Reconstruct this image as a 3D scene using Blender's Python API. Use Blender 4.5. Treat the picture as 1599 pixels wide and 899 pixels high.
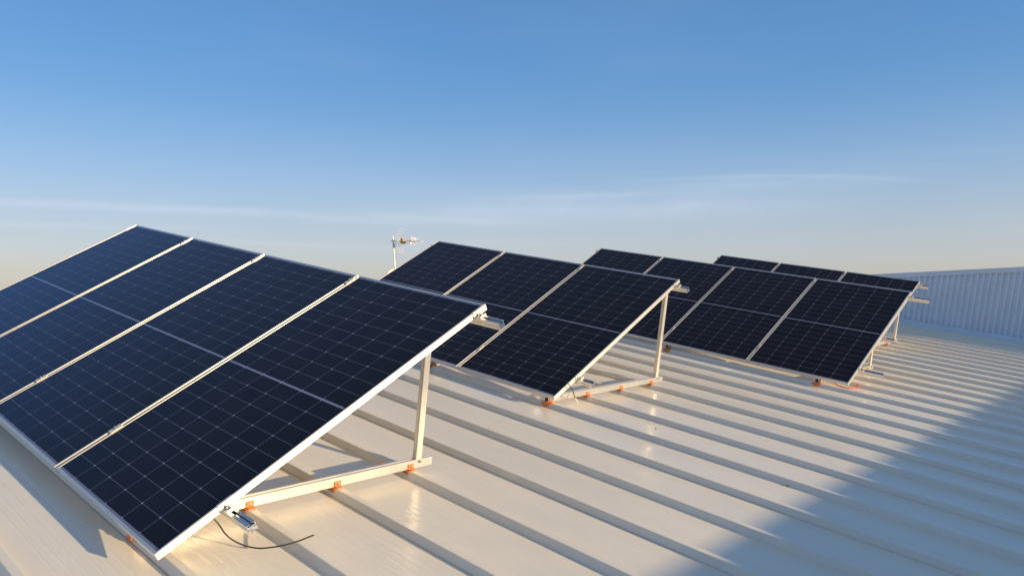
import bpy, bmesh, math, random
from mathutils import Matrix, Vector
random.seed(7)
rad = math.radians
scene = bpy.context.scene
for o in list(bpy.data.objects): bpy.data.objects.remove(o)
COL = scene.collection

# ------------------------------------------------------------------ frame of reference
# Everything is laid out in metres on the pitched roof: x down the roof along its ribs,
# y across the ribs, z square to the sheet.  M turns that frame so that world Z is plumb.
RIGHT = Vector((0.7314172, 0.6743321, 0.1015138))
DOWN = Vector((0.1467954, -0.0103215, -0.9891130))
FWD = Vector((-0.6659429, 0.7383561, -0.1065382))
PITCH_UP = rad(1.35)
U = (-DOWN * math.cos(PITCH_UP) + FWD * math.sin(PITCH_UP)).normalized()
M = U.rotation_difference(Vector((0, 0, 1))).to_matrix().to_4x4()
M3 = M.to_3x3()

# ------------------------------------------------------------------ camera
cam = bpy.data.cameras.new('camera'); cam_o = bpy.data.objects.new('camera', cam); COL.objects.link(cam_o)
cam.sensor_fit = 'HORIZONTAL'; cam.sensor_width = 36.0; cam.lens = 1222.75 / 1599 * 36
cam.clip_start = 0.05; cam.clip_end = 9000
rot = Matrix((RIGHT, -DOWN, -FWD)).transposed().to_4x4()
cam_o.matrix_world = M @ Matrix.Translation((2.9194, -1.3127, 1.5043)) @ rot
scene.camera = cam_o

# ------------------------------------------------------------------ sun and sky
SUN_DIR = (M3 @ Vector((3.5, 0.97, 1.0))).normalized()
SUN_EL = math.asin(SUN_DIR.z); SUN_AZ = math.atan2(SUN_DIR.x, SUN_DIR.y)
SUN_STRENGTH, SKY_STRENGTH = 5.0, 0.15
sun = bpy.data.lights.new('sun', 'SUN'); sun_o = bpy.data.objects.new('sun', sun); COL.objects.link(sun_o)
sun.energy = SUN_STRENGTH; sun.angle = rad(0.5); sun.color = (1.0, 0.745, 0.42)
sun_o.rotation_euler = SUN_DIR.to_track_quat('Z', 'Y').to_euler()

scene.view_settings.view_transform = 'Standard'; scene.view_settings.look = 'None'
scene.view_settings.gamma = 1.0; scene.view_settings.use_curve_mapping = False
scene.view_settings.exposure = 0.55

def mathn(nt, op, a, b=None, c=None, clamp=False):
    n = nt.nodes.new('ShaderNodeMath'); n.operation = op; n.use_clamp = clamp
    for i, v in enumerate((a, b, c)):
        if v is None: continue
        if isinstance(v, (int, float)): n.inputs[i].default_value = v
        else: nt.links.new(v, n.inputs[i])
    return n.outputs[0]
def mixc(nt, f, a, b, blend='MIX'):
    n = nt.nodes.new('ShaderNodeMix'); n.data_type = 'RGBA'; n.blend_type = blend
    for i, v in ((0, f), (6, a), (7, b)):
        if isinstance(v, (int, float)): n.inputs[i].default_value = v
        elif isinstance(v, tuple): n.inputs[i].default_value = (*v[:3], 1)
        else: nt.links.new(v, n.inputs[i])
    return n.outputs[2]
def maprange(nt, v, a, b, c, d, smooth=False):
    n = nt.nodes.new('ShaderNodeMapRange'); n.clamp = True
    if smooth: n.interpolation_type = 'SMOOTHSTEP'
    nt.links.new(v, n.inputs[0])
    for i, x in enumerate((a, b, c, d)): n.inputs[i + 1].default_value = x
    return n.outputs[0]
def noise(nt, vec, scale, detail=3, rough=0.5):
    n = nt.nodes.new('ShaderNodeTexNoise'); nt.links.new(vec, n.inputs['Vector'])
    n.inputs['Scale'].default_value = scale; n.inputs['Detail'].default_value = detail; n.inputs['Roughness'].default_value = rough
    return n.outputs['Fac']
def mapping(nt, vec, loc=(0, 0, 0), rot=(0, 0, 0), scale=(1, 1, 1)):
    n = nt.nodes.new('ShaderNodeMapping'); nt.links.new(vec, n.inputs['Vector'])
    n.inputs['Location'].default_value = loc; n.inputs['Rotation'].default_value = rot; n.inputs['Scale'].default_value = scale
    return n.outputs[0]

world = bpy.data.worlds.new('World'); scene.world = world; world.use_nodes = True
nt = world.node_tree; nt.nodes.clear()
sky = nt.nodes.new('ShaderNodeTexSky'); sky.sky_type = 'NISHITA'; sky.sun_disc = False
sky.sun_elevation = SUN_EL; sky.sun_rotation = SUN_AZ
sky.altitude = 100; sky.air_density = 0.9; sky.dust_density = 0.7; sky.ozone_density = 2.0
tc = nt.nodes.new('ShaderNodeTexCoord'); dirv = tc.outputs['Generated']
sep = nt.nodes.new('ShaderNodeSeparateXYZ'); nt.links.new(dirv, sep.inputs[0]); dz = sep.outputs['Z']
# thin high cirrus: long streaks lying along the horizon
warp = noise(nt, mapping(nt, dirv, loc=(3, 1, 0), scale=(2.2, 2.2, 5)), 1.0, 3)
zz = mathn(nt, 'ADD', dz, mathn(nt, 'MULTIPLY', mathn(nt, 'SUBTRACT', warp, 0.5), 0.03))
comb = nt.nodes.new('ShaderNodeCombineXYZ')
nt.links.new(sep.outputs['X'], comb.inputs[0]); nt.links.new(sep.outputs['Y'], comb.inputs[1]); nt.links.new(zz, comb.inputs[2])
st = noise(nt, mapping(nt, comb.outputs[0], loc=(1.3, 0.4, 2.0), scale=(2.0, 2.0, 42)), 1.0, 4, 0.55)
st = maprange(nt, st, 0.50, 0.78, 0, 1, True)
band = mathn(nt, 'MULTIPLY', maprange(nt, dz, 0.04, 0.09, 0, 1, True), maprange(nt, dz, 0.125, 0.19, 1, 0, True))
patch = maprange(nt, noise(nt, mapping(nt, dirv, loc=(0.6, 5.2, 0), scale=(1.6, 1.6, 4)), 1.0, 2), 0.42, 0.62, 0, 1, True)
cl = mathn(nt, 'MULTIPLY', mathn(nt, 'MULTIPLY', st, band), mathn(nt, 'MULTIPLY_ADD', patch, 0.16, 0.03))
veil = maprange(nt, noise(nt, mapping(nt, dirv, loc=(7, 2, 1), scale=(1.2, 1.2, 5)), 1.2, 4, 0.6), 0.45, 0.75, 0, 0.10, True)
cl = mathn(nt, 'ADD', cl, mathn(nt, 'MULTIPLY', veil, maprange(nt, dz, 0.0, 0.5, 1, 0)))
# the camera's cool white balance and the clean blue overhead
tint = mixc(nt, maprange(nt, dz, 0.02, 0.36, 0, 1), (0.92, 0.80, 1.02), (0.62, 0.90, 1.14))
skyt = mixc(nt, 1.0, sky.outputs[0], tint, 'MULTIPLY')
ramp = nt.nodes.new('ShaderNodeValToRGB'); nt.links.new(dz, ramp.inputs[0]); ramp.color_ramp.interpolation = 'B_SPLINE'
G = 1 / (2 ** 0.55 * SKY_STRENGTH)
cr = ramp.color_ramp.elements
HAZE = [(0.0, (0.58, 0.53, 0.46)), (0.065, (0.60, 0.60, 0.585)), (0.15, (0.37, 0.54, 0.74)), (0.24, (0.155, 0.365, 0.68)), (0.36, (0.10, 0.28, 0.62)), (0.60, (0.18, 0.27, 0.41)), (1.0, (0.22, 0.26, 0.33))]
while len(cr) < len(HAZE): cr.new(0.5)
for e, (p_, c_) in zip(cr, HAZE): e.position = p_; e.color = (*c_, 1)
rs = nt.nodes.new('ShaderNodeVectorMath'); rs.operation = 'SCALE'; rs.inputs['Scale'].default_value = G; nt.links.new(ramp.outputs[0], rs.inputs[0])
skyt = mixc(nt, 0.68, skyt, rs.outputs[0])          # even veil of high haze
az = mathn(nt, 'ARCTAN2', sep.outputs['X'], sep.outputs['Y'])
rag = maprange(nt, noise(nt, mapping(nt, dirv, loc=(2, 9, 4), scale=(9, 9, 30)), 1.0, 4, 0.6), 0.3, 0.7, 0.35, 1.0)
for a0, z0, sl, cv, hw, lo, hi, fade, amt in ((-1.15, 0.1145, 0.0, -0.126, 0.0050, -1.60, -0.80, 0.25, 0.30), (-1.32, 0.0870, 0.03, 0.0, 0.0032, -1.60, -1.05, 0.20, 0.20),
        (-0.48, 0.1585, 0.0, -0.30, 0.0028, -0.62, -0.20, 0.16, 0.13), (-0.60, 0.1230, 0.0, -0.05, 0.0150, -0.95, -0.25, 0.25, 0.24), (-0.68, 0.1385, 0.02, 0.0, 0.0042, -0.80, -0.52, 0.12, 0.20),
        (-0.86, 0.1120, -0.05, 0.0, 0.0060, -1.02, -0.66, 0.15, 0.18), (-0.45, 0.1480, 0.0, -0.1, 0.0090, -0.62, -0.20, 0.18, 0.12)):
    da = mathn(nt, 'SUBTRACT', az, a0)
    zc = mathn(nt, 'ADD', mathn(nt, 'MULTIPLY_ADD', da, sl, z0), mathn(nt, 'MULTIPLY', mathn(nt, 'MULTIPLY', da, da), cv))
    t_ = mathn(nt, 'DIVIDE', mathn(nt, 'SUBTRACT', mathn(nt, 'MULTIPLY_ADD', mathn(nt, 'SUBTRACT', warp, 0.5), 0.012, dz), zc), hw)
    f_ = mathn(nt, 'EXPONENT', mathn(nt, 'MULTIPLY', mathn(nt, 'MULTIPLY', t_, t_), -1.0))
    f_ = mathn(nt, 'MULTIPLY', f_, mathn(nt, 'MULTIPLY', maprange(nt, az, lo, lo + fade, 0, 1, True), maprange(nt, az, hi - fade, hi, 1, 0, True)))
    cl = mathn(nt, 'ADD', cl, mathn(nt, 'MULTIPLY', mathn(nt, 'MULTIPLY', f_, rag), amt), clamp=True)
skyc = mixc(nt, cl, skyt, (3.6, 3.9, 4.4))
bg = nt.nodes.new('ShaderNodeBackground'); bg.inputs[1].default_value = SKY_STRENGTH
wo = nt.nodes.new('ShaderNodeOutputWorld')
nt.links.new(skyc, bg.inputs[0]); nt.links.new(bg.outputs[0], wo.inputs[0])

# ------------------------------------------------------------------ materials
def newmat(name):
    m = bpy.data.materials.new(name); m.use_nodes = True
    return m, m.node_tree, m.node_tree.nodes['Principled BSDF']
def plain(name, col, rough=0.5, metal=0.0, var=0.06, scale=30, spec=0.5):
    m, nt, b = newmat(name)
    t = nt.nodes.new('ShaderNodeTexCoord')
    n = noise(nt, t.outputs['Object'], scale, 4, 0.6)
    f = maprange(nt, n, 0.3, 0.7, 1 - var, 1 + var)
    c = nt.nodes.new('ShaderNodeVectorMath'); c.operation = 'SCALE'; c.inputs[0].default_value = col; nt.links.new(f, c.inputs['Scale'])
    nt.links.new(c.outputs[0], b.inputs['Base Color'])
    nt.links.new(maprange(nt, n, 0.3, 0.7, max(rough - 0.06, 0.02), rough + 0.06), b.inputs['Roughness'])
    b.inputs['Metallic'].default_value = metal; b.inputs['Specular IOR Level'].default_value = spec
    return m
def aluminium(name, axis, col=(0.80, 0.775, 0.72), rough=0.42, aniso=0.85, metal=0.75):
    """anodised extrusion: die lines run along the local axis, so it shines across them"""
    m, nt, b = newmat(name)
    t = nt.nodes.new('ShaderNodeTexCoord')
    s = [260, 260, 260]; s[axis] = 3
    n = noise(nt, mapping(nt, t.outputs['Object'], scale=tuple(s)), 1.0, 2)
    n2 = noise(nt, t.outputs['Object'], 7, 4, 0.6)
    f = mathn(nt, 'MULTIPLY', maprange(nt, n, 0.3, 0.7, 0.94, 1.04), maprange(nt, n2, 0.3, 0.7, 0.92, 1.04))
    c = nt.nodes.new('ShaderNodeVectorMath'); c.operation = 'SCALE'; c.inputs[0].default_value = col; nt.links.new(f, c.inputs['Scale'])
    nt.links.new(c.outputs[0], b.inputs['Base Color'])
    b.inputs['Metallic'].default_value = metal; b.inputs['Roughness'].default_value = rough
    b.inputs['Anisotropic'].default_value = aniso; b.inputs['Anisotropic Rotation'].default_value = 0.25
    v = nt.nodes.new('ShaderNodeVectorTransform'); v.vector_type = 'VECTOR'; v.convert_from = 'OBJECT'; v.convert_to = 'WORLD'
    a = [0, 0, 0]; a[axis] = 1; v.inputs[0].default_value = a
    nt.links.new(v.outputs[0], b.inputs['Tangent'])
    return m

PW, PL, PGAP, FD = 1.134, 1.9692, 0.020, 0.032       # panel width, length, gap, frame depth
def cell_material():
    m, nt, b = newmat('half cut cells under glass')
    t = nt.nodes.new('ShaderNodeTexCoord'); s = nt.nodes.new('ShaderNodeSeparateXYZ'); nt.links.new(t.outputs['Object'], s.inputs[0])
    x, y = s.outputs['X'], s.outputs['Y']
    mx, my, mid = 0.016, 0.025, 0.0058
    cw = (PW - 2 * mx) / 6; ch = (PL / 2 - my - mid) / 10
    u = mathn(nt, 'DIVIDE', mathn(nt, 'ADD', x, PW - mx), cw)
    yy = mathn(nt, 'SUBTRACT', mathn(nt, 'ABSOLUTE', mathn(nt, 'SUBTRACT', y, PL / 2)), mid)
    v = mathn(nt, 'DIVIDE', yy, ch)
    du = mathn(nt, 'MULTIPLY', mathn(nt, 'ABSOLUTE', mathn(nt, 'SUBTRACT', mathn(nt, 'FRACT', mathn(nt, 'ADD', u, 0.5)), 0.5)), cw)   # metres to nearest cell edge
    dv = mathn(nt, 'MULTIPLY', mathn(nt, 'ABSOLUTE', mathn(nt, 'SUBTRACT', mathn(nt, 'FRACT', mathn(nt, 'ADD', v, 0.5)), 0.5)), ch)
    lu = maprange(nt, du, 0.0009, 0.0016, 1, 0); lv = maprange(nt, dv, 0.0009, 0.0016, 1, 0)
    dia = maprange(nt, mathn(nt, 'ADD', du, dv), 0.0065, 0.0080, 1, 0)
    inside = mathn(nt, 'MULTIPLY', mathn(nt, 'GREATER_THAN', u, 0.05), mathn(nt, 'LESS_THAN', u, 5.95))
    midl = mathn(nt, 'LESS_THAN', yy, 0.0)
    lines = mathn(nt, 'MAXIMUM', mathn(nt, 'MULTIPLY', lu, 0.62), mathn(nt, 'MULTIPLY', lv, 0.50))
    lines = mathn(nt, 'MULTIPLY', mathn(nt, 'MAXIMUM', lines, dia), inside)
    edge = mathn(nt, 'MULTIPLY', mathn(nt, 'GREATER_THAN', v, 10.0), 0.8)
    lines = mathn(nt, 'MAXIMUM', mathn(nt, 'MAXIMUM', lines, midl), edge)
    bus = mathn(nt, 'ABSOLUTE', mathn(nt, 'SUBTRACT', mathn(nt, 'FRACT', mathn(nt, 'MULTIPLY', u, 10)), 0.5))
    bus = maprange(nt, bus, 0.02, 0.05, 0.045, 0)
    # small cell-to-cell differences
    fl = nt.nodes.new('ShaderNodeCombineXYZ'); nt.links.new(mathn(nt, 'FLOOR', u), fl.inputs[0])
    nt.links.new(mathn(nt, 'FLOOR', mathn(nt, 'DIVIDE', mathn(nt, 'SUBTRACT', y, 0.02), ch)), fl.inputs[1])
    oi = nt.nodes.new('ShaderNodeObjectInfo'); nt.links.new(mathn(nt, 'MULTIPLY', oi.outputs['Random'], 40), fl.inputs[2])
    wn = nt.nodes.new('ShaderNodeTexWhiteNoise'); wn.noise_dimensions = '3D'; nt.links.new(fl.outputs[0], wn.inputs[0])
    cell = mixc(nt, wn.outputs['Value'], (0.0066, 0.0062, 0.0062), (0.0108, 0.0100, 0.0098))
    cell = mixc(nt, bus, cell, (0.4, 0.4, 0.42))
    dust = noise(nt, mapping(nt, t.outputs['Object'], scale=(6, 1.5, 6)), 1.0, 5, 0.65)
    cell = mixc(nt, maprange(nt, dust, 0.45, 0.8, 0, 0.018), cell, (0.35, 0.31, 0.26))
    nt.links.new(mixc(nt, lines, cell, (0.36, 0.38, 0.41)), b.inputs['Base Color'])
    b.inputs['IOR'].default_value = 1.42; b.inputs['Specular IOR Level'].default_value = 0.23
    b.inputs['Specular Tint'].default_value = (0.74, 0.78, 0.96, 1)          # anti-reflection coating
    b.inputs['Coat Weight'].default_value = 1.0; b.inputs['Coat IOR'].default_value = 1.09; b.inputs['Coat Roughness'].default_value = 0.05
    b.inputs['Coat Tint'].default_value = (0.84, 0.85, 0.98, 1)
    nt.links.new(maprange(nt, dust, 0.3, 0.8, 0.03, 0.10), b.inputs['Roughness'])
    return m

def roof_material():
    m, nt, b = newmat('off white coated steel sheet')
    t = nt.nodes.new('ShaderNodeTexCoord'); oc = t.outputs['Object']
    n1 = noise(nt, mapping(nt, oc, scale=(0.5, 2.0, 1)), 1.2, 5, 0.6)
    n2 = noise(nt, mapping(nt, oc, scale=(1.5, 40, 1)), 1.0, 3, 0.6)
    n3 = noise(nt, oc, 55, 3, 0.7)
    c = mixc(nt, maprange(nt, n1, 0.3, 0.72, 0, 1), (0.775, 0.725, 0.635), (0.825, 0.775, 0.685))
    c = mixc(nt, maprange(nt, n2, 0.55, 0.8, 0, 0.07), c, (0.50, 0.47, 0.42))
    c = mixc(nt, maprange(nt, n3, 0.66, 0.80, 0, 0.25), c, (0.45, 0.42, 0.38))
    nt.links.new(c, b.inputs['Base Color'])
    r = mathn(nt, 'ADD', maprange(nt, n1, 0.3, 0.7, 0.15, 0.26), maprange(nt, n2, 0.4, 0.7, 0, 0.04))
    nt.links.new(r, b.inputs['Roughness']); b.inputs['Specular IOR Level'].default_value = 0.5
    h = mathn(nt, 'ADD', mathn(nt, 'MULTIPLY', noise(nt, mapping(nt, oc, scale=(0.9, 3, 1)), 1.6, 2), 0.012),
              mathn(nt, 'MULTIPLY', noise(nt, mapping(nt, oc, scale=(0.6, 26, 1)), 1.0, 2), 0.0009))
    bp = nt.nodes.new('ShaderNodeBump'); bp.inputs['Strength'].default_value = 0.55; bp.inputs['Distance'].default_value = 1.0
    nt.links.new(h, bp.inputs['Height']); nt.links.new(bp.outputs[0], b.inputs['Normal'])
    return m

MAT = dict(
    roof=roof_material(), cells=cell_material(),
    alu_x=aluminium('anodised aluminium drawn along x', 0), alu_y=aluminium('anodised aluminium drawn along y', 1),
    alu_z=aluminium('anodised aluminium drawn along z', 2),
    mill_x=aluminium('mill finish aluminium rail', 0, (0.68, 0.69, 0.71), 0.27, 0.6, 1.0),
    steel=plain('stainless steel', (0.62, 0.61, 0.59), 0.3, 1.0),
    backsheet=plain('white backsheet', (0.7, 0.7, 0.7), 0.6), black=plain('black plastic', (0.02, 0.02, 0.022), 0.5),
    orange=plain('orange red primer', (0.64, 0.20, 0.055), 0.5, 0, 0.15, 60),
    rubber=plain('black cable jacket', (0.055, 0.045, 0.032), 0.5), red=plain('red cable jacket', (0.55, 0.035, 0.025), 0.45),
    white=plain('white paint', (0.78, 0.77, 0.74), 0.4), wallmetal=plain('pale grey cladding', (0.72, 0.77, 0.83), 0.42, 0, 0.05, 3),
    galv=plain('galvanised steel', (0.72, 0.70, 0.66), 0.5, 0.35, 0.1, 40), amber=plain('orange plastic', (0.85, 0.40, 0.10), 0.45),
    leaf=plain('dry leaf', (0.08, 0.055, 0.03), 0.8), ground=plain('dry ground', (0.26, 0.23, 0.17), 0.95, 0, 0.35, 0.02))

# ------------------------------------------------------------------ mesh builder
class MB:
    def __init__(s): s.v = []; s.f = []; s.smooth = []
    def add(s, vs, fs, smooth=False):
        b = len(s.v); s.v += [tuple(v) for v in vs]
        for f in fs: s.f.append([i + b for i in f]); s.smooth.append(smooth)
    def box(s, x0, x1, y0, y1, z0, z1, bev=0.0, mat=None):
        bm = bmesh.new()
        vs = [bm.verts.new(p) for p in ((x0,y0,z0),(x1,y0,z0),(x1,y1,z0),(x0,y1,z0),(x0,y0,z1),(x1,y0,z1),(x1,y1,z1),(x0,y1,z1))]
        for f in ((3,2,1,0),(4,5,6,7),(0,1,5,4),(1,2,6,5),(2,3,7,6),(3,0,4,7)): bm.faces.new([vs[i] for i in f])
        if bev: bmesh.ops.bevel(bm, geom=list(bm.edges), offset=bev, segments=1, affect='EDGES')
        s.from_bm(bm, mat)
    def from_bm(s, bm, mat=None, smooth=False):
        bm.verts.index_update(); vs = [v.co.copy() for v in bm.verts]
        if mat is not None: vs = [mat @ v for v in vs]
        s.add(vs, [[v.index for v in f.verts] for f in bm.faces], smooth); bm.free()
    def prism(s, poly, a, b, axis, mat=None):
        """closed outline extruded from a to b along an axis; outline coordinates are the two other axes in order"""
        n = len(poly); vs = []
        for t in (a, b):
            for p, q in poly:
                vs.append(((t, p, q), (p, t, q), (p, q, t))[axis])
        if mat is not None: vs = [mat @ Vector(v) for v in vs]
        fs = [[i, (i + 1) % n, n + (i + 1) % n, n + i] for i in range(n)] + [list(range(n))[::-1], list(range(n, 2 * n))]
        s.add(vs, fs)
    def tube(s, pts, r, n=10, caps=True):
        pts = [Vector(p) for p in pts]; rings = []; prev = None
        for i, p in enumerate(pts):
            t = (pts[min(i + 1, len(pts) - 1)] - pts[max(i - 1, 0)]).normalized()
            if prev is None:
                a = Vector((0, 0, 1)) if abs(t.z) < 0.9 else Vector((1, 0, 0)); prev = t.cross(a).normalized()
            e = (prev - t * prev.dot(t)).normalized(); f = t.cross(e); prev = e
            rr = r[i] if isinstance(r, (list, tuple)) else r
            rings.append([p + (e * math.cos(k * 2 * math.pi / n) + f * math.sin(k * 2 * math.pi / n)) * rr for k in range(n)])
        vs = [v for g in rings for v in g]; fs = []
        for i in range(len(pts) - 1):
            for k in range(n):
                k2 = (k + 1) % n; fs.append([i * n + k, i * n + k2, (i + 1) * n + k2, (i + 1) * n + k])
        s.add(vs, fs, True)
        if caps: s.add(vs[:n], [list(range(n))[::-1]]); s.add(vs[-n:], [list(range(n))])
    def bolt(s, c, axis, r=0.009, h=0.009):
        c = Vector(c); a = Vector(axis).normalized()
        s.tube([c, c + a * 0.002], r * 1.45, 14); s.tube([c + a * 0.002, c + a * (0.002 + h)], r, 6); s.tube([c + a * (0.002 + h), c + a * (0.010 + h)], r * 0.5, 10)
    def build(s, name, mat, parent=None):
        me = bpy.data.meshes.new(name); me.from_pydata(s.v, [], s.f); me.update()
        for p, sm in zip(me.polygons, s.smooth): p.use_smooth = sm
        bm = bmesh.new(); bm.from_mesh(me); bmesh.ops.recalc_face_normals(bm, faces=bm.faces); bm.to_mesh(me); bm.free()
        me.materials.append(mat)
        o = bpy.data.objects.new(name, me); COL.objects.link(o)
        if parent: o.parent = parent
        return o
def tag(o, label=None, cat=None, group=None, kind=None):
    if label: o['label'] = label
    if cat: o['category'] = cat
    if group: o['group'] = group
    if kind: o['kind'] = kind
    return o
def thing(name, label, cat, loc=(0, 0, 0), local=None, group=None):
    o = bpy.data.objects.new(name, None); o.empty_display_size = 0.1; COL.objects.link(o)
    o.matrix_world = M @ Matrix.Translation(loc) @ (local or Matrix.Identity(4))
    return tag(o, label, cat, group)
def copy_tree(o, parent=None):
    c = o.copy(); COL.objects.link(c)
    if parent: c.parent = parent
    for ch in [k for k in COL.objects if k.parent == o]: copy_tree(ch, c)
    return c
def spline(pts, n=10):
    P = [Vector(p) for p in pts]; out = []
    for i in range(len(P) - 1):
        p0, p1, p2, p3 = P[max(i - 1, 0)], P[i], P[i + 1], P[min(i + 2, len(P) - 1)]
        for k in range(n):
            t = k / n
            out.append(0.5 * ((2 * p1) + (p2 - p0) * t + (2 * p0 - 5 * p1 + 4 * p2 - p3) * t * t + (3 * p1 - p0 - 3 * p2 + p3) * t ** 3))
    return out + [P[-1]]

# ------------------------------------------------------------------ the roof (what everything stands on)
ZR, RH, RS, RY0 = -0.110, 0.040, 0.503, 0.103        # pan level, rib height, rib spacing, one rib's centre line
RIDGE, EAVE, YN, YF = -7.0, 7.4, -9.0, 16.0
prof = []                                            # (y, z) outline across the ribs
k0 = math.floor((YN - RY0) / RS); k1 = math.ceil((YF - RY0) / RS)
prof.append((YN, ZR))
for k in range(k0 + 1, k1):
    c = RY0 + k * RS
    if c < YN + 0.1 or c > YF - 0.1: continue
    if k % 2 == 0: prof += [(c - 0.041, ZR), (c - 0.040, ZR - 0.007), (c - 0.0365, ZR - 0.007), (c - 0.036, ZR + 0.003)]     # lap joint of two sheets
    else: prof += [(c - 0.037, ZR)]
    prof += [(c - 0.020, ZR + RH - 0.002), (c - 0.017, ZR + RH), (c + 0.017, ZR + RH), (c + 0.020, ZR + RH - 0.002), (c + 0.037, ZR)]
    if c + RS < YF - 0.1:
        for q in (0.27, 0.36, 0.45, 0.55, 0.64, 0.73):           # shallow stiffening lines pressed in the pan
            m_ = c + RS * q; prof += [(m_ - 0.006, ZR), (m_ - 0.002, ZR - 0.0005), (m_ + 0.002, ZR - 0.0005), (m_ + 0.006, ZR)]
prof.append((YF + 0.3, ZR))
mb = MB(); tan16 = math.tan(rad(16))
xs = [-18.0, RIDGE, -3.0, 1.0, 4.0, EAVE + 0.3]
vs = []; n = len(prof)
for x in xs:
    dzr = (x - RIDGE) * tan16 if x < RIDGE else 0.0
    vs += [(x, y, z + dzr) for y, z in prof]
fs = [[i * n + j, i * n + j + 1, (i + 1) * n + j + 1, (i + 1) * n + j] for i in range(len(xs) - 1) for j in range(n - 1)]
mb.add(vs, fs)
roof = mb.build('roof', MAT['roof']); roof.matrix_world = M; tag(roof, 'cream white standing rib metal roof sloping down to the right', 'roof', kind='structure')
mb = MB(); mb.add([(-6000, -6000, -8), (6000, -6000, -8), (6000, 6000, -8), (-6000, 6000, -8)], [[0, 1, 2, 3]])
tag(mb.build('ground', MAT['ground']), 'flat dry ground far below the roof', 'ground', kind='structure')

# ------------------------------------------------------------------ the wall across the far side
def wall_top(x): return 1.284 + 0.191 * x
wall = thing('corrugated_wall', 'pale blue grey corrugated metal wall in shade, closing the far side of the roof', 'wall', (0, 16.0, 0))
mb = MB(); P = 0.102; x = -6.6; front = []
while x < 7.4:
    for dx, dy in ((0, 0), (0.036, 0), (0.050, -0.034), (0.088, -0.034)): front.append((x + dx, dy))
    x += P
vs = []
for (px, py) in front: vs += [(px, py, ZR - 0.02), (px, py, max(wall_top(px) - 0.03, ZR))]
mb.add(vs, [[2 * i, 2 * i + 2, 2 * i + 3, 2 * i + 1] for i in range(len(front) - 1)])
mb.build('cladding', MAT['wallmetal'], wall)
mb = MB()
mb.prism([(-6.6, ZR - 0.03), (7.4, ZR - 0.03), (7.4, wall_top(7.4) - 0.03), (-6.6, wall_top(-6.6) - 0.03)], 0.004, 0.24, 1)
mb.build('core', MAT['wallmetal'], wall)
mb = MB()
for a, b in ((-6.6, -3.6), (-3.597, -0.6), (-0.597, 2.4), (2.403, 5.4), (5.403, 7.4)):
    mb.prism([(a, wall_top(a) - 0.095), (b, wall_top(b) - 0.095), (b, wall_top(b)), (a, wall_top(a))], -0.044, -0.041, 1)
    mb.prism([(a, wall_top(a)), (b, wall_top(b)), (b, wall_top(b) + 0.004), (a, wall_top(a) + 0.004)], -0.046, 0.26, 1)
mb.build('coping', MAT['wallmetal'], wall)
mb = MB()
mb.prism([(-0.42, ZR + 0.003), (-0.42, ZR + RH + 0.004), (-0.040, ZR + RH + 0.012), (-0.040, ZR + 0.09), (-0.037, ZR + 0.09), (-0.037, ZR + 0.003)], -6.6, 7.4, 0)
mb.build('flashing', MAT['wallmetal'], wall)
mb = MB()
for x in [-6.4 + 0.5 * i for i in range(27)]:
    for zf in (0.35, 0.8):
        z = ZR + (wall_top(x) - ZR) * zf; xx = -6.6 + round((x + 6.6) / P) * P + 0.069
        mb.bolt((xx, -0.034, z), (0, -1, 0), 0.008, 0.006)
mb.build('screw_heads', MAT['steel'], wall)['kind'] = 'stuff'

# the taller neighbour whose wall runs along the low side of the roof and shades its right-hand end
nb = thing('neighbour_building', 'taller pale metal clad building along the low side of the roof', 'building', (7.7, 0, 0))
HB = 1.70
mb = MB(); prof2 = []; y = -18.0
while y < 15.9:
    for dy, dx in ((0, 0), (0.09, 0), (0.11, -0.03), (0.22, -0.03)): prof2.append((dx, y + dy))
    y += 0.25
vs = []
for (px, py) in prof2: vs += [(px, py, -6.0), (px, py, HB)]
mb.add(vs, [[2 * i, 2 * i + 2, 2 * i + 3, 2 * i + 1] for i in range(len(prof2) - 1)])
mb.build('wall', MAT['wallmetal'], nb)
mb = MB(); mb.box(0.01, 9.0, -18, 15.9, -6.0, HB - 0.05); mb.build('core', MAT['wallmetal'], nb)
mb = MB(); mb.box(-0.05, 0.3, -18, 15.9, HB, HB + 0.03, 0.004); mb.build('coping', MAT['wallmetal'], nb)

# ------------------------------------------------------------------ solar panels
ROWS = [dict(x=0.0, y=0.0, n=4, sup=(-0.38, -2.42, -3.50, -4.40), over=0.17),
        dict(x=-0.9009, y=3.56, n=3, sup=(-0.10, -1.55, -3.20), over=0.13),
        dict(x=0.1821, y=7.0977, n=4, sup=(-0.33, -2.20, -3.30, -4.40), over=0.22),
        dict(x=-0.6117, y=10.4109, n=3, sup=(-0.23, -1.70, -3.20), over=0.14)]
TILT = 0.5041; RT = Matrix.Rotation(TILT, 4, 'X'); CT, ST = math.cos(TILT), math.sin(TILT)
ROWNAME = ['nearest panel row', 'second panel row', 'third panel row', 'farthest panel row']

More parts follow.
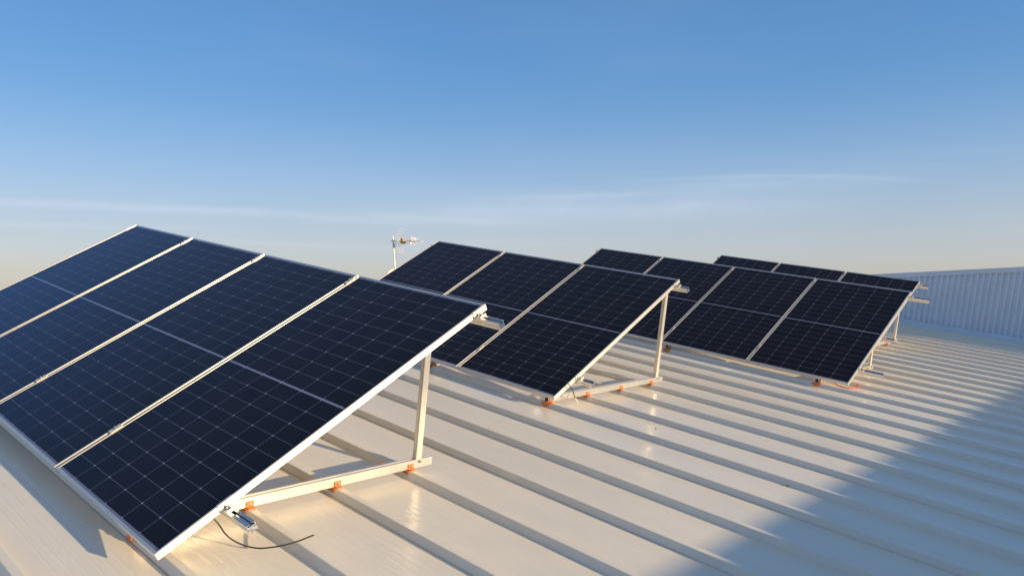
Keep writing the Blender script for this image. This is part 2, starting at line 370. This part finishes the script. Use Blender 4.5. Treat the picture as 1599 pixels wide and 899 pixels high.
def make_panel():
    root = thing('solar_panel', 'x', 'solar panel', (0, 0, 0), RT)
    L = 0.012
    for a, b, c in ((-PW, -PW + L, -PW + 0.030), (-L, -0.030, 0.0)):      # side members, drawn along the slope: an L of wall and flange
        fr = MB(); hw = 0.0012
        if a == -PW: o_ = [(a, -FD), (c, -FD), (c, -FD + 0.002), (b, -FD + 0.002), (b, -hw), (b - hw, 0), (a + hw, 0), (a, -hw)]
        else: o_ = [(b, -FD), (c, -FD), (c, -hw), (c - hw, 0), (a + hw, 0), (a, -hw), (a, -FD + 0.002), (b, -FD + 0.002)]
        fr.prism(o_, 0, PL, 1); fr.build('side_frame', MAT['alu_y'], root)
    L2 = 0.014
    for y0 in (0, PL - L2):
        e = MB(); e.box(-PW + L + 0.0004, -L - 0.0004, y0, y0 + L2, -FD + 0.0003, -0.0003, 0.0012)
        if y0 == 0: e.box(-PW + 0.031, -0.031, L2, 0.030, -FD + 0.0003, -FD + 0.002)
        else: e.box(-PW + 0.031, -0.031, PL - 0.030, PL - L2, -FD + 0.0003, -FD + 0.002)
        e.build('end_frame', MAT['alu_x'], root)
    g = MB(); g.box(-PW + L - 0.003, -L + 0.003, L - 0.003, PL - L + 0.003, -0.0062, -0.0022); g.build('glass', MAT['cells'], root)
    k = MB(); k.box(-PW + L + 0.001, -L - 0.001, L + 0.001, PL - L - 0.001, -0.0085, -0.0068); k.build('backsheet', MAT['backsheet'], root)
    for q in (0.2, 0.5, 0.8):
        j = MB(); j.box(-PW * q - 0.04, -PW * q + 0.04, PL / 2 - 0.03, PL / 2 + 0.03, -0.026, -0.009, 0.002); j.build('junction_box', MAT['black'], root)
    return root
ORD = {4: ['at the right-hand end of the {r}', 'second from the right in the {r}', 'second from the left in the {r}', 'at the left-hand end of the {r}'],
       3: ['at the right-hand end of the {r}', 'in the middle of the {r}', 'at the left-hand end of the {r}']}
proto = make_panel(); first = True
for ri, r in enumerate(ROWS):
    for k in range(r['n']):
        o = proto if first else copy_tree(proto); first = False
        jx, jt = random.uniform(-0.001, 0.001), random.uniform(-0.0015, 0.0015)
        o.matrix_world = M @ Matrix.Translation((r['x'] - k * (PW + PGAP) + jx, r['y'], 0)) @ RT @ Matrix.Rotation(jt, 4, 'Y')
        tag(o, 'dark blue black panel ' + ORD[r['n']][k].format(r=ROWNAME[ri]), 'solar panel', 'solar panels tilted in rows')

# ------------------------------------------------------------------ rails that carry the panels (along x), with their clamps
def channel(w, h):
    """slotted strut outline (y, z), centred in y, top at 0"""
    a = w / 2
    return [(-a, 0), (-0.007, 0), (-0.007, -0.003), (-a + 0.004, -0.003), (-a + 0.004, -0.012), (a - 0.004, -0.012), (a - 0.004, -0.003), (0.007, -0.003), (0.007, 0), (a, 0),
            (a, -0.016), (a - 0.003, -0.018), (a - 0.003, -0.024), (a, -0.026), (a, -h), (a - 0.006, -h), (a - 0.006, -h + 0.003), (-a + 0.006, -h + 0.003), (-a + 0.006, -h), (-a, -h),
            (-a, -0.026), (-a + 0.003, -0.024), (-a + 0.003, -0.018), (-a, -0.016)]
T_LOW, T_HIGH = 0.318, 1.895
for ri, r in enumerate(ROWS):
    Wd = r['n'] * (PW + PGAP) - PGAP
    for t, where in ((T_LOW, 'lower'), (T_HIGH, 'upper')):
        rail = thing('mounting_rail', f'{where} silver slotted rail carrying the {ROWNAME[ri]}, its cut end jutting out right', 'rail',
                     (r['x'], r['y'] + t * CT, t * ST), RT, 'rails under the panel rows')
        ov = r['over'] + (0.02 if where == 'lower' else 0)
        mb = MB(); mb.prism(channel(0.040, 0.043), -Wd - 0.05, ov, 0, Matrix.Translation((0, 0, -FD - 0.0006))); mb.build('channel', MAT['mill_x'], rail)
        for sx, x0 in ((1, 0.0), (-1, -Wd)):          # end clamps: block beside the frame with a lip over it
            c = MB(); lo, hi = -0.032, 0.070 if where == 'upper' else 0.040
            a, b = sorted((x0 + sx * 0.0015, x0 + sx * 0.0045)); c.box(a, b, lo, hi, -FD, 0.0010, 0.0005)
            a, b = sorted((x0 - sx * 0.009, x0 + sx * 0.0045)); c.box(a, b, lo, hi, 0.0012, 0.0042, 0.0006)
            a, b = sorted((x0 + sx * 0.0045, x0 + sx * 0.045)); c.box(a, b, -0.022, 0.022, -FD + 0.0005, -FD + 0.0045, 0.0006)
            a, b = sorted((x0 + sx * 0.041, x0 + sx * 0.045)); c.box(a, b, -0.022, 0.022, -FD + 0.0045, -FD + 0.016, 0.0006)
            cl_ = c.build('end_clamp', MAT['alu_y'], rail)
            b_ = MB(); b_.bolt((x0 + sx * 0.023, 0, -FD + 0.005), (0, 0, 1)); b_.build('bolt', MAT['steel'], cl_)
        for k in range(1, r['n']):
            xc = -k * (PW + PGAP) + PGAP / 2
            c = MB(); c.box(xc - 0.018, xc + 0.018, -0.032, 0.032, 0.0010, 0.0040, 0.0006)
            c.box(xc - 0.0085, xc - 0.0055, -0.035, 0.035, -0.024, 0.0012); c.box(xc + 0.0055, xc + 0.0085, -0.035, 0.035, -0.024, 0.0012)
            cl_ = c.build('mid_clamp', MAT['alu_y'], rail)
            b_ = MB(); b_.bolt((xc, 0, 0.0040), (0, 0, 1), 0.007, 0.004); b_.build('bolt', MAT['steel'], cl_)

# ------------------------------------------------------------------ triangular supports bolted to the ribs
ZB0, ZB1 = ZR + RH + 0.004, -0.018                    # underside and top of the base rail
def make_support(y_row):
    root = thing('support_frame', 'x', 'support frame')
    b = MB(); h = ZB1 - ZB0
    pr_ = [(-0.021, ZB0), (0.021, ZB0), (0.021, ZB0 + 0.014), (0.019, ZB0 + 0.017), (0.019, ZB0 + 0.021), (0.021, ZB0 + 0.024), (0.021, ZB1 - 0.012), (0.0195, ZB1 - 0.010), (0.021, ZB1 - 0.008), (0.021, ZB1),
           (0.009, ZB1), (0.009, ZB1 - 0.006), (-0.009, ZB1 - 0.006), (-0.009, ZB1), (-0.021, ZB1)]
    b.prism(pr_, RY0 + math.ceil((y_row - RY0) / RS - 0.05) * RS - y_row - 0.029, 1.775, 1); b.build('base_rail', MAT['alu_y'], root)
    YP = 1.675; ztop = YP * ST / CT - 0.085
    p = MB(); p.box(-0.018, 0.0175, YP - 0.022, YP + 0.020, ZB1 - 0.03, ztop, 0.002); p.box(-0.0065, 0.0065, YP - 0.024, YP - 0.0222, ZB1, ztop - 0.01)
    p.build('post', MAT['alu_z'], root)
    off = -FD - 0.0436
    s = MB(); s.box(-0.018, 0.018, 0.06, 1.90, off - 0.042, off, 0.002, RT)
    s.build('rafter', MAT['alu_y'], root)
    bo = MB(); bo.bolt((0.021, YP, ZB1 - 0.012), (1, 0, 0), 0.008, 0.006); bo.bolt((0.018, YP, ztop - 0.03), (1, 0, 0), 0.008, 0.006); bo.build('bolt', MAT['steel'], root)
    k = math.ceil((y_row - RY0) / RS - 0.05)
    for i in range(4):
        yc = RY0 + (k + i) * RS - y_row
        if yc > 1.76: break
        c = MB(); e = 0.003; x0, x1 = -0.035, 0.040
        z0 = ZR + 0.001
        x0 = -0.012; zm = ZR + RH - 0.017
        out = [(-0.034, zm), (-0.0235, ZR + RH + e), (0.0235, ZR + RH + e), (0.034, zm), (0.0315, zm), (0.0205, ZR + RH + 0.0006), (-0.0205, ZR + RH + 0.0006), (-0.0315, zm)]
        if i == 0:      # at the front end: a winged plate hooked over the face of the rib
            x0 = -0.030; zt = ZR + RH + e
            wing = [(-0.046, zt - 0.014), (-0.022, zt - 0.036), (0.022, zt - 0.036), (0.046, zt - 0.014), (0.040, zt - 0.006), (0.020, zt), (-0.020, zt), (-0.040, zt - 0.006)]
            if not y_row: wing = [(a * 0.6 , zt - 0.012 + (z - zt) * 0.6) for a, z in wing]
            c.prism(wing, yc - 0.048, yc - 0.0445, 1); c.box(-0.020, 0.020, yc - 0.046, yc - 0.020, zt - 0.003, zt, 0.0006)
        c.prism([(yc + a, z) for a, z in out], x0, x1, 0)
        c.box(0.0225, 0.0265, yc - 0.020, yc + 0.020, ZR + RH + e, ZB0 + 0.030, 0.0008)     # tab up the side of the rail
        c.box(0.0265, 0.050, yc - 0.020, yc + 0.020, ZR + RH + e, ZR + RH + 0.0075, 0.0008)
        if i == 0:
            en = MB(); en.box(-0.0165, 0.0165, yc - 0.0325, yc - 0.0295, ZB0 + 0.004, ZB1 - 0.004, 0.0008); en.build('rail_end_shade', MAT['black'], root)  # black block stands in for the shade inside the hollow rail end
        cl_ = c.build('roof_clamp', MAT['orange'], root)
        q = MB(); q.bolt((0.0265, yc, ZB0 + 0.016), (1, 0, 0), 0.006, 0.005); q.build('bolt', MAT['steel'], cl_)
    return root
SUPW = {4: ['under the right end', 'under the second panel from the right', 'under the third panel from the right', 'under the left end'],
        3: ['under the right end', 'under the middle', 'under the left end']}
for ri, r in enumerate(ROWS):
    pr0 = make_support(r['y'])
    for i, sx in enumerate(r['sup']):
        o = pr0 if i == 0 else copy_tree(pr0)
        o.matrix_world = M @ Matrix.Translation((r['x'] + sx, r['y'], 0))
        tag(o, f'aluminium triangle {SUPW[r["n"]][i]} of the {ROWNAME[ri]}', 'support frame', 'triangular supports under the panel rows')

# ------------------------------------------------------------------ loose cables and small pieces
def cable(name, label, pts, r, mat, n=12):
    mb = MB(); mb.tube(spline(pts, n), r, 10); o = mb.build(name, mat); o.matrix_world = M
    return tag(o, label, 'cable')
ca = thing('cable', 'black cable end curling out below the near right corner of the nearest panel row', 'cable')
mb = MB(); mb.tube(spline([(-0.20, 0.300, 0.05), (-0.152, 0.308, 0.03), (-0.135, 0.330, 0.0), (-0.095, 0.350, -0.042), (-0.062, 0.391, -0.078), (0.004, 0.439, -0.088), (0.085, 0.483, -0.063), (0.147, 0.536, -0.033), (0.188, 0.603, -0.002)], 10), 0.0036, 10)
mb.build('jacket', MAT['rubber'], ca)
mb = MB(); mb.tube([(-0.235, 0.300, 0.058), (-0.20, 0.300, 0.05), (-0.175, 0.303, 0.042)], [0.008, 0.008, 0.0055], 12); mb.build('connector', MAT['black'], ca)
ca = thing('cable', 'short black cable with bare white tip hanging by the second panel row', 'cable')
mb = MB(); mb.tube(spline([(-0.90, 3.70, 0.11), (-0.871, 3.704, 0.09), (-0.865, 3.746, 0.045), (-0.868, 3.78, -0.002), (-0.871, 3.801, -0.026)]), 0.0042, 10); mb.build('jacket', MAT['rubber'], ca)
mb = MB(); mb.tube(spline([(-0.871, 3.801, -0.026), (-0.872, 3.82, -0.045), (-0.868, 3.838, -0.064), (-0.864, 3.846, -0.083)]), 0.0026, 8); mb.build('bare_tip', MAT['white'], ca)
ca = thing('cable', 'small grey wire loop beside the black cable at the second panel row', 'cable')
mb = MB(); mb.tube(spline([(-0.92, 3.69, 0.07), (-0.93, 3.68, 0.02), (-0.92, 3.70, -0.02), (-0.90, 3.72, -0.03), (-0.91, 3.76, 0.0)]), 0.002, 8); mb.build('jacket', MAT['rubber'], ca)
RC = [(-0.20, 7.62, -0.064), (-0.12, 7.55, -0.10), (-0.054, 7.47, -0.104), (0.028, 7.416, -0.105), (0.10, 7.443, -0.105), (0.139, 7.529, -0.103), (0.118, 7.60, -0.067), (0.09, 7.65, -0.082), (0.047, 7.738, -0.105), (-0.04, 7.80, -0.105), (-0.2, 7.88, -0.10)]
cable('cable', 'red cable looping out on the roof below the right corner of the third panel row', RC, 0.0052, MAT['red'])
for i, (x, y, a, lab) in enumerate(((1.053, 3.569, 0.5, 'dark dry leaf fleck lying beside a roof rib right of centre'), (1.334, 7.669, 1.9, 'dark dry leaf fleck in the shaded far right of the roof'), (-0.14, 3.897, 2.6, 'dark dry leaf fleck lying right of the second panel row'))):
    mb = MB(); L_ = 0.013
    for q in range(4):
        u0, u1 = q / 4, (q + 1) / 4
        f = lambda u: (-L_ + 2 * L_ * u, 0.006 * math.sin(math.pi * max(min(u, 0.98), 0.02)), 0.004 + 0.006 * (2 * u - 1) ** 2)
        (xa, wa, za), (xb, wb, zb) = f(u0), f(u1)
        mb.add([(xa, -wa, za + 0.003), (xa, 0, za), (xa, wa, za + 0.003), (xb, -wb, zb + 0.003), (xb, 0, zb), (xb, wb, zb + 0.003)], [[0, 1, 4, 3], [1, 2, 5, 4]])
    o = mb.build('leaf', MAT['leaf']); o.matrix_world = M @ Matrix.Translation((x, y, ZR)) @ Matrix.Rotation(a, 4, 'Z'); tag(o, lab, 'leaf')
# ------------------------------------------------------------------ aerial and dish beyond the ridge
AX = (RIGHT - U * RIGHT.dot(U)).normalized(); AY = (FWD - U * FWD.dot(U)).normalized()
B = (AX * math.cos(rad(-24)) + AY * math.sin(rad(-24))).normalized(); S_ = U.cross(B).normalized()     # boom direction and the element direction across it
TOP = Vector((-11.236, 10.143, 0.423)); LEAN = (Vector((-11.094, 10.17, -0.271)) - TOP).normalized()
ant = thing('tv_antenna', 'roof aerial with an orange box on a thin pole left of the second panel row', 'antenna')
def P_(b, s, u): return TOP + B * b + S_ * s + U * u
mb = MB(); mb.tube([TOP + LEAN * -0.06, TOP + LEAN * 1.78], 0.014, 12); mb.build('mast', MAT['galv'], ant)
mb = MB(); mb.tube([P_(-0.06, 0, -0.05), P_(0.74, 0, -0.07)], 0.008, 8); mb.build('boom', MAT['galv'], ant)
for sg in (1, -1):
    mb = MB()
    base = P_(0.09, 0, -0.055 + 0.02 * sg); d = (B * 0.50 + U * sg * 0.87).normalized()
    for s in (-0.07, 0.07): mb.tube([base + S_ * s, base + S_ * s + d * 0.30], 0.005, 6)
    for q in range(5): mb.tube([base + d * (0.03 + 0.065 * q) - S_ * 0.13, base + d * (0.03 + 0.065 * q) + S_ * 0.13], 0.003, 6)
    mb.build('reflector', MAT['galv'], ant)
mb = MB(); c = P_(0.27, 0, -0.06); mb.tube([c - B * 0.05, c - B * 0.04, c + B * 0.04, c + B * 0.05], [0.04, 0.068, 0.068, 0.04], 14); mb.build('dipole_box', MAT['amber'], ant)
mb = MB()
for s in (-1, 1): mb.tube(spline([c + S_ * 0.03 * s, c + S_ * 0.20 * s + U * 0.02, c + S_ * 0.24 * s, c + S_ * 0.20 * s - U * 0.02, c + S_ * 0.03 * s - U * 0.01], 5), 0.006, 6)
mb.build('dipole', MAT['galv'], ant)
mb = MB(); c = P_(0.53, 0, -0.065)
for s in (-0.09, -0.03, 0.03, 0.09): mb.tube([c + S_ * s - U * 0.085 - B * 0.015, c + S_ * s - B * 0.005, c + S_ * s + U * 0.085 + B * 0.02], 0.013, 6)
mb.tube([c - S_ * 0.11, c + S_ * 0.11], 0.014, 8); mb.build('director_plate', MAT['white'], ant)
for b in (0.36, 0.42, 0.60, 0.66, 0.72):
    mb = MB(); c = P_(b, 0, -0.066)
    for w, dd in ((1, 1), (1, -1)): mb.tube([c - U * 0.055 * dd, c + S_ * 0.17 * dd + U * 0.0], 0.0035, 5)
    mb.tube([c - S_ * 0.16, c + S_ * 0.16], 0.0045, 6); mb.build('director', MAT['galv'], ant)
mb = MB(); mb.tube([TOP + LEAN * 0.12 + B * 0.03, TOP + LEAN * 0.20 + B * 0.03], 0.022, 8); mb.build('mast_clamp', MAT['galv'], ant)

DC = Vector((-11.793, 10.837, -0.672)); dn = (B * 0.75 - AY * 0.55 + U * 0.35).normalized()
dish = thing('satellite_dish', 'pale round satellite dish at the foot of the aerial pole', 'satellite dish')
q_ = dn.to_track_quat('Z', 'Y').to_matrix().to_4x4(); T_ = Matrix.Translation(DC) @ q_
mb = MB(); n_ = 28; rings = 6; vs = []
for back in (0, 1):
    for i in range(rings + 1):
        rr = 0.34 * i / rings
        for k in range(n_): vs.append(T_ @ Vector((rr * math.cos(k * 2 * math.pi / n_), rr * math.sin(k * 2 * math.pi / n_), 0.55 * rr * rr - back * 0.006)))
fs = []
for back in (0, 1):
    o_ = back * (rings + 1) * n_
    for i in range(rings):
        for k in range(n_): fs.append([o_ + i * n_ + k, o_ + i * n_ + (k + 1) % n_, o_ + (i + 1) * n_ + (k + 1) % n_, o_ + (i + 1) * n_ + k])
a_, b_ = rings * n_, (2 * rings + 1) * n_
for k in range(n_): fs.append([a_ + k, a_ + (k + 1) % n_, b_ + (k + 1) % n_, b_ + k])
mb.add(vs, fs, True); mb.build('reflector', MAT['white'], dish)
mb = MB(); mb.tube([T_ @ Vector((0, -0.33, 0.05)), T_ @ Vector((0, -0.12, 0.42))], 0.010, 8); mb.tube([T_ @ Vector((0, -0.12, 0.40)), T_ @ Vector((0, -0.05, 0.34))], 0.028, 12); mb.build('feed_arm', MAT['galv'], dish)
mb = MB(); mb.tube([T_ @ Vector((0, 0, -0.01)), T_ @ Vector((0, 0, -0.14))], 0.025, 10); bp_ = T_ @ Vector((0, 0, -0.12)); mb.tube([bp_, bp_ - U * 0.95], 0.022, 10); mb.build('stand', MAT['galv'], dish)
